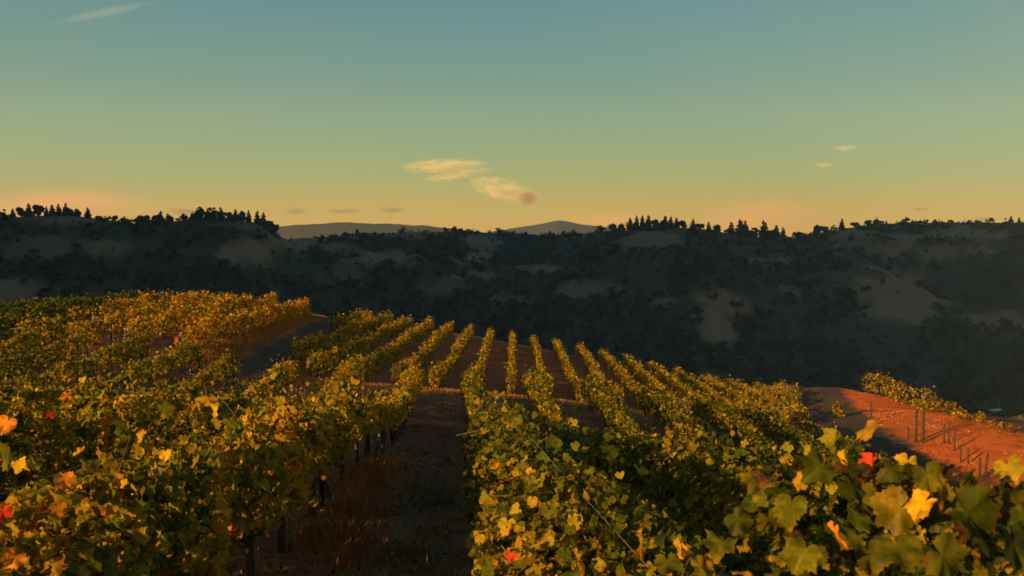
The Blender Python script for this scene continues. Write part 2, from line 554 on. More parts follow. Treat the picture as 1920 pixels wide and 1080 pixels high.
far_ridge('far_hills', 'hazy grey ridge beyond the wooded hills', 2900, [300, 460, 530, 600, 660, 740, 800, 850, 900, 960, 1020], [436, 426, 420, 416, 414, 417, 419, 425, 431, 440, 450], 700, .12, 3.3)
far_ridge('mountain', 'distant mountain with a small rounded summit', 3700, [820, 900, 940, 985, 1015, 1032, 1048, 1064, 1085, 1110, 1150, 1220, 1320, 1420], [446, 436, 429, 421, 417, 413, 410, 413, 418, 420, 425, 434, 440, 446], 500, .06, 8.1)

# ------------------------------------------------------------------ leaf templates
def leaf_shape(k, teeth):
    """lobed, toothed grape leaf, petiole at the origin, tip towards +y, about one unit wide; also the vein pattern"""
    rs = np.random.default_rng(100 + k)
    # outline radius about the petiole, by angle from the tip
    key_a = np.radians([0, 14, 27, 40, 54, 70, 84, 100, 118, 136, 152, 164, 174])
    key_r = np.array([.74, .63, .54, .62, .64, .55, .49, .55, .52, .46, .41, .32, .12])
    key_r = key_r * (1 + rs.normal(0, .05, 13))
    n = 13 if teeth == 0 else 23
    ah = np.linspace(0, math.radians(172), n)
    ang = np.r_[-ah[::-1][:-1], ah]
    r = np.interp(np.abs(ang), key_a, key_r)
    if teeth:
        r = r * (1 + .055 * np.where(np.arange(len(ang)) % 2, 1, -1))
    r = r * (1 + rs.normal(0, .025, len(r)))
    fold = rs.uniform(.05, .6); curl = rs.uniform(-.25, 1.0); wave = rs.uniform(.04, .13); ph = rs.uniform(0, 6); cup = rs.uniform(-.3, .6)
    rings = [.55, 1.0] if teeth else [1.0]
    V = [(0, 0, 0)]; vein = [1.0]
    va = np.radians([0, 50, -50, 104, -104])
    for q in rings:
        for a_, r_ in zip(ang, r):
            x, y = r_ * q * math.sin(a_), r_ * q * math.cos(a_)
            z = fold * abs(x) * .8 - curl * (y - .1) ** 2 * .7 - cup * x * x + wave * math.sin(5 * a_ + ph) * r_ * q * q * 1.6
            V.append((x, y, z))
            vein.append(float(np.exp(-(np.min(np.abs(a_ - va)) / .09) ** 2)) * (1.1 - q * .7))
    m = len(ang); F = []
    for i in range(m - 1):
        F.append((0, 1 + i + 1, 1 + i))
        if teeth:
            a_, b_ = 1 + i, 1 + i + 1
            F.append((a_, b_, b_ + m)); F.append((a_, b_ + m, a_ + m))
    return np.array(V, np.float32), np.array(F, np.int32), np.array(vein)


def leaf_hi(k):
    V, F, v = leaf_shape(k, 0)
    return V, F


LEAF_FINE = [leaf_shape(20 + k, 1) for k in range(8)]
LEAF_HI = [leaf_hi(k) for k in range(6)]
LEAF_MID = (np.array([(0, -.1, .0), (.42, -.2, .08), (.52, .2, .1), (.26, .48, .02), (0, .72, -.12), (-.26, .48, .02), (-.52, .2, .1), (-.42, -.2, .08), (0, .2, -.03)], np.float32),
            np.array([(8, 0, 1), (8, 1, 2), (8, 2, 3), (8, 3, 4), (8, 4, 5), (8, 5, 6), (8, 6, 7), (8, 7, 0)], np.int32))
LEAF_LO = (np.array([(0, -.15, 0), (.5, .1, .1), (0, .7, -.1), (-.5, .1, .1)], np.float32), np.array([(0, 1, 2), (0, 2, 3)], np.int32))

# albedo palette of the autumn leaves
PAL = np.array([(.050, .066, .003), (.112, .113, .004), (.30, .215, .006), (.50, .275, .007), (.50, .17, .010), (.50, .040, .012), (.15, .065, .018)])


def leaf_colors(n, w, rng, x=None, y=None, patch=.0):
    """w: 7 weights over the palette; neighbouring leaves share a tendency"""
    w = np.array(w, float); w /= w.sum()
    c = np.cumsum(w)
    u = rng.random(n)
    if x is not None and patch > 0:
        pn = fbm(x / .55 + 31, y / .55 + 7, 3)
        pn = np.clip((pn - .5) * 2.2 + .5, 0, .999)
        u = np.clip(u * (1 - patch) + pn * patch, 0, .9999)
    k = np.searchsorted(c, u)
    k = np.clip(k, 0, 6)
    col = PAL[k] * np.exp(rng.normal(0, .22, (n, 1))) * np.exp(rng.normal(0, .08, (n, 3)))
    return np.clip(col, .004, .7)


def orient(nrm, tip, rng, jitter):
    """rotation matrices: local z -> nrm, local y -> tip"""
    n = len(nrm)
    z = nrm + rng.normal(0, jitter, (n, 3)); z /= np.linalg.norm(z, axis=1, keepdims=True)
    y = tip + rng.normal(0, .35, (n, 3))
    y -= (y * z).sum(1, keepdims=True) * z; y /= np.linalg.norm(y, axis=1, keepdims=True)
    x = np.cross(y, z)
    return np.stack([x, y, z], -1)


def scatter(tmpl, P, M, s, col):
    V, F = tmpl
    k = len(V)
    W = np.einsum('nij,kj->nki', M, V) * s[:, None, None] + P[:, None, :]
    n = len(P)
    FF = F[None] + (np.arange(n) * k)[:, None, None]
    return W.reshape(-1, 3), FF.reshape(-1, 3), np.repeat(col, k, axis=0)


def join(parts):
    V, F, C = [], [], []
    o = 0
    for v, f, c in parts:
        V.append(v); F.append(f + o); C.append(c); o += len(v)
    return np.vstack(V), np.vstack(F), np.vstack(C)


def tube(pts, rad, sides=6):
    pts = np.asarray(pts, float); n = len(pts)
    rad = np.broadcast_to(np.asarray(rad, float), (n,))
    V = []
    for i in range(n):
        d = pts[min(i + 1, n - 1)] - pts[max(i - 1, 0)]; d /= np.linalg.norm(d) + 1e-9
        u = np.cross(d, [0.31, .95, .05] if abs(d[1]) < .9 else [1, 0, 0]); u /= np.linalg.norm(u); w = np.cross(d, u)
        for k in range(sides):
            a = 2 * math.pi * k / sides
            V.append(pts[i] + rad[i] * (math.cos(a) * u + math.sin(a) * w))
    F = []
    for i in range(n - 1):
        for k in range(sides):
            a = i * sides + k; b = i * sides + (k + 1) % sides
            F.append((a, b, b + sides)); F.append((a, b + sides, a + sides))
    V.append(pts[0]); V.append(pts[-1]); c0 = len(V) - 2; c1 = len(V) - 1
    for k in range(sides):
        F.append((c0, (k + 1) % sides, k)); F.append((c1, (n - 1) * sides + k, (n - 1) * sides + (k + 1) % sides))
    return np.array(V), np.array(F)


# shared wood meshes ---------------------------------------------------
def trunk_mesh(k):
    rs = np.random.default_rng(300 + k)
    pts = [(0, 0, -.15)]
    x = y = 0
    for z in (.1, .3, .5, .7, .86):
        x += rs.normal(0, .025); y += rs.normal(0, .03)
        pts.append((x, y, z))
    v1, f1 = tube(pts, [.055, .042, .036, .033, .035, .04], 7)
    top = np.array(pts[-1])
    parts = [(v1, f1, np.ones((len(v1), 3)))]
    for s in (-1, 1):     # the two arms laid along the wire
        q = [top, top + [rs.normal(0, .02), s * .25, .06], top + [rs.normal(0, .03), s * .55, .05], top + [0, s * .78, .06]]
        v, f = tube(q, [.03, .024, .02, .014], 6)
        parts.append((v, f, np.ones((len(v), 3))))
    V, F, C = join(parts)
    return mesh_np('trunk', V, F, mat=M_BARK, smooth=True)


TRUNKS = [trunk_mesh(k) for k in range(5)]


def stake_mesh(k, h, r, mat):
    rs = np.random.default_rng(400 + k)
    l = rs.normal(0, .02, 2)
    v, f = tube([(0, 0, -.2), (l[0] * .5, l[1] * .5, h * .5), (l[0], l[1], h)], [r, r * .97, r * .93], 7)
    return mesh_np('post', v, f, mat=mat, smooth=False)


POSTS = [stake_mesh(k, 1.62 + .06 * k, .038, M_POST) for k in range(3)]
STAKES = [stake_mesh(10 + k, 1.15 + .06 * k, .012, M_STAKE) for k in range(2)]

ROW_DIR = -0.058          # dx/dy of the near rows


def canopy(rowx, y0, y1, dens, tmpl, size, weights, rng, height=1.75, width=.40, low=.62, patch=.45, shoots=.06, jitter=.85, boost=0, gaps=0):
    """positions, rotations, sizes and colours of the leaves of one trellised row"""
    n = int(abs(y1 - y0) * dens)
    y = rng.uniform(y0, y1, n)
    # bumps vine by vine along the row
    b = fbm(y / .75 + rowx(0) * 3.7, np.full(n, rowx(0) * 1.9), 3)
    tap = smoothstep(6, 22, y) * (1 - .85 * smoothstep(27, 34, y)) * (1.0 if y0 < 30 else 0.0)
    topb = height * (1 + (b - .5) * (.30 if y0 < 30 else .5)) * (1 - .22 * tap)
    wid = width * (.72 + .75 * fbm(y / .6 + 50 + rowx(0), np.full(n, rowx(0) * 2.3), 3)) * (1 - .36 * tap)
    topb = topb * (1 + .26 * boost * (1 - smoothstep(9, 14, y))); wid = wid * (1 + 1.6 * boost * (1 - smoothstep(4, 10, y)))
    a = rng.uniform(0, 2 * math.pi, n)
    rr = np.where(rng.random(n) < .68, rng.uniform(.82, 1.08, n), np.sqrt(rng.random(n)) * .85)
    cz = (topb + low) / 2; hz = (topb - low) / 2
    sx = np.sign(np.cos(a)) * np.abs(np.cos(a)) ** .75; sz = np.sign(np.sin(a)) * np.abs(np.sin(a)) ** .75
    dx = rr * wid * sx; zz = cz + rr * hz * sz
    # hanging skirts and loose shoots above
    sk = rng.random(n) < .10
    zz = np.where(sk & (zz < cz), zz - rng.random(n) * .25, zz)
    up = rng.random(n) < shoots
    ph = fbm(y / .12 + 70, np.full(n, rowx(0)), 2)
    zz = np.where(up, topb + rng.random(n) ** 2 * .38 * (ph > .5), zz)
    dx = np.where(up, rng.normal(0, .14, n), dx)
    vig = fbm(y / 1.1 + rowx(0) * 7.1, np.full(n, rowx(0) * 5.3), 2)
    gapk = rng.random(n) > gaps * smoothstep(.46, .30, vig) if gaps else np.ones(n, bool)
    x = rowx(y) + dx
    z = ground_h(x * 0 + rowx(y), y) + zz
    P = np.stack([x, y, z], -1)
    nrm = np.stack([sx * 1.0, rng.normal(0, .45, n), .35 + .9 * np.maximum(sz, -.2)], -1)
    tip = np.stack([sx * .5, rng.normal(0, .4, n), -np.ones(n)], -1)
    M = orient(nrm, tip, rng, jitter)
    s = size * np.exp(rng.normal(0, .22, n))
    col = leaf_colors(n, weights(x, y) if callable(weights) else weights, rng, y + x * 3, z * 1.5, patch)
    return P[gapk], M[gapk], s[gapk], col[gapk]


def add_canes(rowx, y0, y1, per_m, rng, h):
    parts = []
    for i in range(int((y1 - y0) * per_m)):
        y = rng.uniform(y0, y1); x = rowx(y) + rng.normal(0, .12); z = g1(rowx(y), y)
        b = np.array([x, y, z + rng.uniform(.85, 1.1)]); l = np.array([rng.normal(0, .22), rng.normal(0, .2), rng.uniform(.5, h - .75)])
        q = [b, b + l * .5 + rng.normal(0, .03, 3), b + l + rng.normal(0, .05, 3)]
        if rng.random() < .35:
            q.append(q[-1] + np.array([rng.normal(0, .2), rng.normal(0, .2), -rng.uniform(.05, .3)]))
        v, f = tube(q, np.linspace(.006, .003, len(q)), 4)
        parts.append((v, f, np.ones((len(v), 3))))
    return join(parts)


LEAF_MESHES = {}


def leaf_mesh(k, colkey):
    key = (k, colkey)
    if key not in LEAF_MESHES:
        V, F, vein = LEAF_FINE[k]
        c = PAL[colkey[0]] * (.7 + .3 * colkey[1])
        rs = np.random.default_rng(k * 31 + colkey[0] * 7 + colkey[1])
        # autumn colour creeps in from the margin; veins stay paler
        rad = np.hypot(V[:, 0], V[:, 1])
        warm = PAL[min(colkey[0] + 1, 4)] if colkey[0] < 4 else c
        f = np.clip((rad - .35) * 1.3 + rs.normal(0, .12, len(V)), 0, 1)[:, None] * .6
        C = c[None] * (1 - f) + warm[None] * f
        C = C * (1 + .22 * vein[:, None])
        LEAF_MESHES[key] = mesh_np('leaf', V, F, C, M_LEAF_NEAR, smooth=True)
    return LEAF_MESHES[key]


def leaf_object(root, P, M, s, k, colkey):
    o = bpy.data.objects.new('leaf', leaf_mesh(k, colkey))
    COL.objects.link(o)
    o.parent = root
    T = Matrix(((*(M[0] * s), P[0]), (*(M[1] * s), P[1]), (*(M[2] * s), P[2]), (0, 0, 0, 1)))
    o.matrix_local = T
    return o


def nearest_pal(c):
    d = np.linalg.norm(np.log(PAL[None]) - np.log(c[:, None]), axis=-1)
    k = d.argmin(1)
    ratio = (c.sum(1) / PAL[k].sum(1))
    return k, np.clip(np.round((ratio - .7) / .3), 0, 3).astype(int)


def vine_row(label, group, rowx, y0, y1, segs, weights, seed, trunks=(0, 0), posts=6.0, stakes=False, n_leaf=0, canes=0, wire=False, height=1.75, width=.4, low=.62, patch=.45, shoots=.06, boost=0):
    """one trellised row: canopy of leaves, single near leaves, trunks, posts"""
    rng = np.random.default_rng(seed)
    root = empty('grapevine_row')
    tag(root, label, 'vine row', group)
    parts = []
    for (a, b, dens, lod, size) in segs:
        a = max(a, y0); b = min(b, y1)
        if b <= a: continue
        P, M, s, col = canopy(rowx, a, b, dens, None, size, weights, rng, height, width, low, patch, shoots, boost=boost, gaps=.85 if y0 > 30 else .35)
        if lod == 'hi':
            keep = np.ones(len(P), bool)
            if n_leaf:
                # the leaves that show largest stand as leaves of their own
                v = P @ CAMROT
                dep = -v[:, 2]
                px = 960 + FPX * v[:, 0] / np.maximum(dep, .1); py = 540 - FPX * v[:, 1] / np.maximum(dep, .1)
                vis = (dep > .6) & (px > -60) & (px < 1980) & (py < 1130)
                outer = np.abs(P[:, 0] - rowx(P[:, 1])) > width * .5
                outer |= P[:, 2] - ground_h(rowx(P[:, 1]), P[:, 1]) > height * .86
                score = np.where(vis & outer, s / np.maximum(dep, .1), 0)
                pick = np.argsort(-score)[:n_leaf]
                pick = pick[score[pick] > 0]
                ck, cb = nearest_pal(col[pick])
                for i, c1, c2 in zip(pick, ck, cb):
                    leaf_object(root, P[i], M[i], s[i], int(rng.integers(8)), (int(c1), int(c2)))
                keep[pick] = False
            ids = np.nonzero(keep)[0]
            which = rng.integers(0, 6, len(ids))
            for k in range(6):
                q = ids[which == k]
                parts.append(scatter(LEAF_HI[k], P[q], M[q], s[q], col[q]))
        else:
            parts.append(scatter(LEAF_MID if lod == 'mid' else LEAF_LO, P, M, s, col))
    V, F, C = join(parts)
    o = obj('canopy', mesh_np('canopy', V, F, C, M_LEAF, smooth=True), root)
    o['kind'] = 'stuff'
    if canes:
        V, F, C = add_canes(rowx, y0, min(y1, 14), canes, rng, height)
        oc = obj('canes', mesh_np('canes', V, F, mat=M_CANE, smooth=True), root); oc['kind'] = 'stuff'
    y = max(y0, trunks[0]) + rng.uniform(.2, 1.2)
    while y < min(y1, trunks[1]):
        x = rowx(y) + rng.normal(0, .03)
        q = obj('trunk', random.choice(TRUNKS), root, (x, y, g1(x, y)))
        q.rotation_euler = (rng.normal(0, .05), rng.normal(0, .06), rng.choice([0, math.pi]) + rng.normal(0, .15))
        q.scale = (1, 1, rng.uniform(.92, 1.08))
        if stakes:
            q = obj('stake', STAKES[int(rng.integers(2))], root, (x + .06, y + .05, g1(x, y)))
            q.rotation_euler = (rng.normal(0, .03), rng.normal(0, .03), rng.uniform(0, 6))
        y += rng.uniform(1.45, 1.75)
    ys = np.r_[np.arange(y1, y0, -posts), y0] if posts else []
    for y in ys:
        x = rowx(y)
        q = obj('post', random.choice(POSTS), root, (x, y, g1(x, y)))
        q.rotation_euler = (rng.normal(0, .04), rng.normal(0, .04), rng.uniform(0, 6))
        q.scale = (1, 1, rng.uniform(.94, 1.08) * height / 1.75)
    if wire:
        for hgt in (.92, 1.3, 1.62):
            yy = np.linspace(y0, y1, 14)
            v, f = tube([(rowx(q), q, g1(rowx(q), q) + hgt) for q in yy], .0013, 4)
            obj('wire', mesh_np('wire', v, f, mat=M_STAKE), root)
    return root


ORD = ['', 'first', 'second', 'third', 'fourth', 'fifth', 'sixth', 'seventh', 'eighth', 'ninth', 'tenth', 'eleventh', 'twelfth', 'thirteenth', 'fourteenth', 'fifteenth', 'sixteenth', 'seventeenth', 'eighteenth', 'nineteenth', 'twentieth']

W_LEFT = [2.0, 2.6, 3.2, 2.2, .7, .10, .5]
W_LEFT_FAR = [2.2, 3.0, 3.4, 1.4, .25, .03, .3]
W_RIGHT = [2.8, 3.4, 3.2, 1.5, .2, .03, .4]
W_MID = [3.4, 3.4, 2.8, 1.0, .12, .02, .4]
W_FAR = [1.4, 2.2, 3.2, 2.4, .6, .05, .4]
W_TERRACE = [2.2, 2.2, 2.6, 2.0, .9, .1, .7]
W_RUST = [.8, 1.0, 1.8, 3.0, 1.8, .2, 1.0]

SP = 2.46
XL1, XR1 = -1.86, .48
END = 36.0


def straight(x0, k=ROW_DIR):
    return lambda y: x0 + k * np.asarray(y, float) if np.ndim(y) else x0 + k * y


# near block, left of the aisle
for i in range(1, 11):
    x0 = XL1 - SP * (i - 1)
    yend = END - .1 * (i - 1) - (.4 if i % 2 else 0) + (4.2 if i > 4 else 0)
    ystart = {1: -9, 2: -6, 3: 3}.get(i, 4 + 1.6 * (i - 2))
    if i == 1:
        segs = [(-12, .3, 300, 'mid', .11), (.3, 11, 950, 'hi', .070), (11, 24, 560, 'mid', .088), (24, 40, 520, 'lo', .10)]
        lab = 'yellow-green vine row bordering the shaded aisle on its left, with orange and red leaves'
    else:
        segs = [(-12, 0, 260, 'mid', .11), (0, 9.5, 760, 'hi', .072), (9.5, 21, 480, 'mid', .090), (21, 40, 460, 'lo', .105)] if i < 4 else [(0, 16, 440, 'mid', .094), (16, 45, 380, 'lo', .112)]
        lab = f'{ORD[i]} leafy vine row to the left of the shaded central aisle'
    vine_row(lab, 'rows of the near vineyard block', straight(x0), ystart, yend, segs, ([1.3, 2.0, 3.2, 2.8, 1.2, .15, .6] if i == 1 else W_LEFT) if i < 4 else W_LEFT_FAR, 500 + i, (0, 40 if i < 3 else 0), 6.0, i < 2, 288 if i == 1 else (220 if i == 2 else (120 if i == 3 else 0)),
               canes=1.6 if i == 1 else 0, wire=i == 1, height=1.42 if i < 3 else 1.26, width=.38 if i == 2 else (.40 if i == 1 else .28), low=.55 if i > 1 else .74)

# near block, right of the aisle
for i in range(1, 8):
    x0 = XR1 + SP * (i - 1)
    yend = END + .5 * (i - 1)
    ystart = {1: .95, 2: 2.4, 3: 4.5, 4: 7, 5: 10, 6: 17}.get(i, 29)
    if i == 1:
        segs = [(0, 10, 1050, 'hi', .066), (10, 24, 620, 'mid', .082), (24, 40, 560, 'lo', .10)]
        lab = 'green vine row bordering the shaded aisle on its right, large leaves close by'
    else:
        segs = [(0, 10, 680, 'hi', .074), (10, 22, 480, 'mid', .090), (22, 45, 460, 'lo', .105)] if i < 4 else [(0, 45, 420, 'lo', .115)]
        lab = f'{ORD[i]} dark green vine row to the right of the shaded central aisle'
    vine_row(lab, 'rows of the near vineyard block', straight(x0) if i > 1 else (lambda y: XR1 + ROW_DIR * y + .20 * (1 - smoothstep(3, 13, np.asarray(y, float)))), ystart, yend, segs, W_RIGHT if i < 3 else W_MID, 600 + i, (0, 42), 6.0, True, 110 if i == 1 else (220 if i == 2 else 0),
               canes=1.6 if i == 1 else 0, wire=i == 1, height=1.42, width=.40, low=.55, boost=(.15 if i == 1 else (.75 if i == 2 else (.5 if i == 3 else 0))))

# far block on the rise
for i in range(20):
    xb = -13.9 + 1.98 * i
    yb = 42.5 + .5 * i
    ycl = np.linspace(40, 95, 200); ycl = ycl[(road_left(ycl) < xb - 1.15)]; yb = max(yb, float(ycl[0]))
    ycl = np.linspace(40, 95, 200); ycl = ycl[road_right(ycl) > xb + 2.0 + .006 * max(0, i - 8) * (ycl - 50)]
    yb = max(yb, float(ycl[0]))
    yt = max(87 - max(0, i - 10) * 1.45, yb + 5)
    k = .002 + .006 * max(0, i - 8)
    lab = f'{ORD[i + 1]} golden vine row on the far rise, counted from the left track'
    vine_row(lab, 'golden rows on the far rise', (lambda xb, k: (lambda y: xb + k * (y - 50)))(xb, k), yb, yt, [(40, 95, 170, 'lo', .145)], W_FAR, 700 + i, (yb, yb + 9), 7.0, False, 0, height=1.12 - .03 * max(0, i - 10), width=.19, low=.25, patch=.3, shoots=.10)

# left terrace
for i in range(14):
    xb = -15.9 - 2.5 * i
    yb = 41.0 - .1 * i; yt = 75 - .8 * i
    lab = 'rust-orange vine row edging the left track on the terrace' if i == 0 else f'{ORD[i + 1]} vine row of the left terrace, counted from the left track'
    w = W_RUST if i < 1 else (np.array(W_RUST) * .5 + np.array(W_TERRACE) * .5 if i < 3 else (W_TERRACE if i < 4 else [9, 2.6, .7, .15, .03, 0, .6]))
    vine_row(lab, 'rows of the left terrace', (lambda xb: (lambda y: xb - .06 * (y - 50)))(xb), yb, yt, [(40, 95, 200, 'lo', .17)], w, 800 + i, (yb, yb + 12), 7.0, False, 0, height=1.32, width=.27, low=.3, patch=.3, shoots=.1)

# small block beyond the rust bank
for i in range(1):
    xb = 27.6 + 2.3 * i
    vine_row('short ragged vine row on the lip of the rust-coloured bank', None, (lambda xb: (lambda y: xb + .06 * (y - 60)))(xb), 57, 70, [(40, 95, 150, 'lo', .15)], W_TERRACE, 900 + i, (0, 0), 7.0, False, 0, height=1.5, width=.4, low=.3)

# ------------------------------------------------------------------ single leaves that stand out in the near rows
def children_named(label_start):
    for o in bpy.data.objects:
        if o.get('label', '').startswith(label_start):
            return o


ROW_L1 = children_named('yellow-green vine row bordering'); ROW_R1 = children_named('green vine row bordering')
SPECIAL = [  # row, column, line, depth, leaf width px, palette, brightness step, facing (x, y, z), label
    (ROW_R1, 1560, 832, 1.9, 62, 1, 3, (-.9, -.4, .5), None), (ROW_R1, 1620, 812, 1.95, 86, 3, 1, (-.3, -.2, 1), None), (ROW_R1, 1631, 873, 1.9, 52, 5, 3, (-.8, -.6, .3), 'bright red leaf'),
    (ROW_R1, 1668, 965, 1.8, 120, 2, 0, (-.5, -1, .2), None), (ROW_R1, 1722, 955, 1.75, 84, 3, 3, (-1, -.3, .3), None), (ROW_R1, 1742, 905, 1.85, 88, 1, 2, (.5, -.9, .4), None),
    (ROW_R1, 1832, 985, 1.6, 150, 0, 1, (.6, -.8, .3), None), (ROW_R1, 1868, 955, 1.7, 90, 1, 1, (-.2, -.5, .9), None), (ROW_R1, 1575, 1012, 1.7, 78, 4, 3, (-1, -.2, .3), None), (ROW_R1, 1528, 885, 1.95, 90, 0, 2, (.3, -.9, .4), None),
    (ROW_R1, 1895, 885, 1.7, 70, 2, 2, (-.8, -.2, .7), None), (ROW_R1, 1600, 920, 1.9, 96, 0, 1, (.5, -1, .2), None), (ROW_R1, 1690, 1040, 1.55, 120, 1, 1, (-.2, -.7, .8), None), (ROW_R1, 1780, 1060, 1.5, 130, 1, 1, (.2, -.8, .6), None),
    (ROW_R1, 1480, 960, 1.9, 86, 1, 1, (-.4, -.8, .5), None), (ROW_R1, 1430, 925, 2.1, 60, 1, 2, (-.7, -.5, .6), None), (ROW_R1, 1500, 1050, 1.75, 90, 1, 2, (-.2, -.8, .6), None), (ROW_R1, 1905, 1040, 1.5, 130, 0, 1, (.3, -.8, .5), None),
    (ROW_R1, 1585, 870, 2.0, 62, 3, 3, (-1, .2, .4), None), (ROW_R1, 1500, 905, 2.05, 50, 3, 1, (-.9, -.4, .2), None), (ROW_R1, 1700, 880, 1.95, 66, 2, 2, (-.7, -.2, .8), None), (ROW_R1, 1645, 905, 1.9, 70, 6, 1, (.4, -.8, .3), None),
    (ROW_R1, 955, 1046, 3.6, 30, 5, 2, (-.9, -.4, .2), 'small red leaf'), (ROW_R1, 1390, 985, 2.2, 72, 0, 1, (.1, -.8, .6), None), (ROW_R1, 1350, 1030, 2.2, 80, 1, 1, (-.3, -.8, .6), None),
    (ROW_L1, 122, 906, 3.3, 58, 4, 3, (.35, -.9, .4), 'large scarlet-orange leaf'), (ROW_L1, 8, 800, 3.3, 60, 4, 3, (.2, -.8, .6), None), (ROW_L1, 22, 1052, 3.0, 64, 4, 3, (.3, -.9, .3), 'orange-red leaf'),
    (ROW_L1, 6, 965, 3.1, 50, 5, 2, (.3, -.8, .3), None), (ROW_L1, 48, 872, 3.4, 44, 3, 3, (.2, -.8, .6), None), (ROW_L1, 75, 925, 3.3, 48, 1, 2, (.2, -.8, .6), None), (ROW_L1, 310, 855, 4.6, 36, 3, 3, (.3, -.8, .5), None),
    (ROW_L1, 125, 745, 4.6, 34, 4, 1, (.3, -.8, .5), None), (ROW_L1, 160, 790, 4.2, 44, 1, 2, (.3, -.6, .7), None), (ROW_L1, 200, 960, 3.6, 40, 4, 2, (.4, -.8, .3), None),
]
srng = np.random.default_rng(77)
for i in range(160):
    px = srng.uniform(1380, 1930); lo = 850 + 60 * abs(px - 1600) / 300
    py = srng.uniform(lo, 1085); dp = float(np.interp(px, [1380, 1930], [2.25, 1.6])) * srng.uniform(.95, 1.12)
    SPECIAL.append((ROW_R1, px, py, dp, srng.uniform(40, 92) * 1.8 / dp, int(srng.choice([0, 0, 0, 0, 0, 1, 1, 1, 1, 2, 6])), int(srng.integers(0, 2)), tuple(srng.normal(0, .8, 3) + [.1, -.3, .5]), None))
for root, px, py, dep, wpx, pal, br, nv, lab in SPECIAL:
    d = ray(px, py); fw = -CAMROT[:, 2]
    P = d * (dep / float(d @ fw))
    nv = np.array([nv], float); nv /= np.linalg.norm(nv)
    Mx = orient(nv, np.array([[srng.normal(0, .4), srng.normal(0, .3), -1.]]), srng, .30)[0]
    s = wpx / FPX * dep / 1.05 * (.62 if root is ROW_L1 else .74)
    o = leaf_object(root, P - Mx[:, 1] * s * .25, Mx, s, int(srng.integers(8)), (pal, br))
    if lab: o['label'] = lab

# ------------------------------------------------------------------ dry grass, weeds, fallen leaves, clods
def blades(x, y, h, rng, lean=.35, wd=.012, z=None):
    n = len(x)
    z = ground_h(x, y) - .01 if z is None else z
    a = rng.uniform(0, 2 * math.pi, n)
    ux, uy = np.cos(a), np.sin(a)
    lx = rng.normal(0, lean, n) * h; ly = rng.normal(0, lean, n) * h
    w = wd * rng.uniform(.6, 1.4, n)
    b0 = np.stack([x - ux * w, y - uy * w, z], -1); b1 = np.stack([x + ux * w, y + uy * w, z], -1)
    m0 = np.stack([x + lx * .4 - ux * w * .7, y + ly * .4 - uy * w * .7, z + h * .6], -1); m1 = np.stack([x + lx * .4 + ux * w * .7, y + ly * .4 + uy * w * .7, z + h * .6], -1)
    tp = np.stack([x + lx, y + ly, z + h], -1)
    V = np.stack([b0, b1, m0, m1, tp], 1).reshape(-1, 3)
    F = np.array([(0, 1, 3), (0, 3, 2), (2, 3, 4)])[None] + (np.arange(n) * 5)[:, None, None]
    return V, F.reshape(-1, 3)


def grass_obj(name, label, x, y, h, cols, rng, wd=.012, lean=.35):
    V, F = blades(x, y, h, rng, lean, wd)
    c = np.array(cols)[rng.integers(0, len(cols), len(x))] * np.exp(rng.normal(0, .25, (len(x), 1)))
    o = obj(name, mesh_np(name, V, F, np.repeat(c, 5, 0), M_GRASS))
    return tag(o, label, 'grass', kind='stuff')


grng = np.random.default_rng(21)
# rust-dry grass on the bank right of the track
n = 60000
y = grng.uniform(20, 78, n); x = road_right(y) + 1.5 + grng.random(n) * 8.8
tk, bk = zones(x, y)
k = grng.random(n) < bk * .5 * smoothstep(.48, .66, fbm(x / 1.5, y / 1.5, 3))
x, y = x[k], y[k]
grass_obj('dry_grass', 'rust-orange dry grass covering the bank beside the right track', x, y, grng.uniform(.03, .12, len(x)), [(.56, .17, .04), (.62, .21, .055), (.50, .14, .035)], grng, .014, .8)
# grass on the terrace edge and on the cross strip
n = 26000
y = grng.uniform(36, 84, n); x = road_left(y) - 1.1 - grng.random(n) * 1.8
tk, bk = zones(x, y); k = grng.random(n) < bk
x1, y1 = x[k], y[k]
x = grng.uniform(-11.5, 16, 16000); y = 39.2 + .45 * np.clip(x + 10, 0, 30) + grng.normal(0, 1.6, 16000)
x = np.r_[x1, x]; y = np.r_[y1, y]
grass_obj('dry_grass', 'dry orange grass along the terrace edge and the cross strip', x, y, grng.uniform(.06, .25, len(x)), [(.46, .20, .05), (.38, .15, .045), (.30, .17, .05)], grng, .018)
# tufts at the foot of the near left row and weeds in the aisle
cx, cyy, ch = [], [], []
for i in range(46):
    yy = grng.uniform(3.5, 17); dx = grng.normal(.42, .14); xx = XL1 + ROW_DIR * yy + dx
    m_ = int(grng.uniform(60, 170)); r_ = grng.uniform(.08, .22); hh = grng.uniform(.14, .42)
    cx.append(xx + grng.normal(0, r_, m_)); cyy.append(yy + grng.normal(0, r_ * 1.6, m_)); ch.append(hh * grng.uniform(.4, 1.1, m_))
grass_obj('dry_grass', 'russet grass tufts at the foot of the row left of the aisle', np.concatenate(cx), np.concatenate(cyy), np.concatenate(ch), [(.40, .15, .045), (.34, .12, .035), (.26, .13, .04)], grng, .006, .5)
cx, cyy, ch = [], [], []
for i in range(75):
    yy = grng.uniform(2.5, 34) if i > 40 else grng.uniform(8, 14); xx = -.62 + ROW_DIR * yy + grng.normal(0, .62 if i > 40 else .3)
    m_ = int(grng.uniform(25, 80)); r_ = grng.uniform(.06, .22); hh = grng.uniform(.05, .22)
    cx.append(xx + grng.normal(0, r_, m_)); cyy.append(yy + grng.normal(0, r_ * 1.5, m_)); ch.append(hh * grng.uniform(.4, 1.1, m_))
grass_obj('aisle_weeds', 'sparse dry weeds growing in the shaded central aisle', np.concatenate(cx), np.concatenate(cyy), np.concatenate(ch), [(.22, .12, .045), (.16, .12, .04), (.10, .10, .03)], grng, .005, .6)
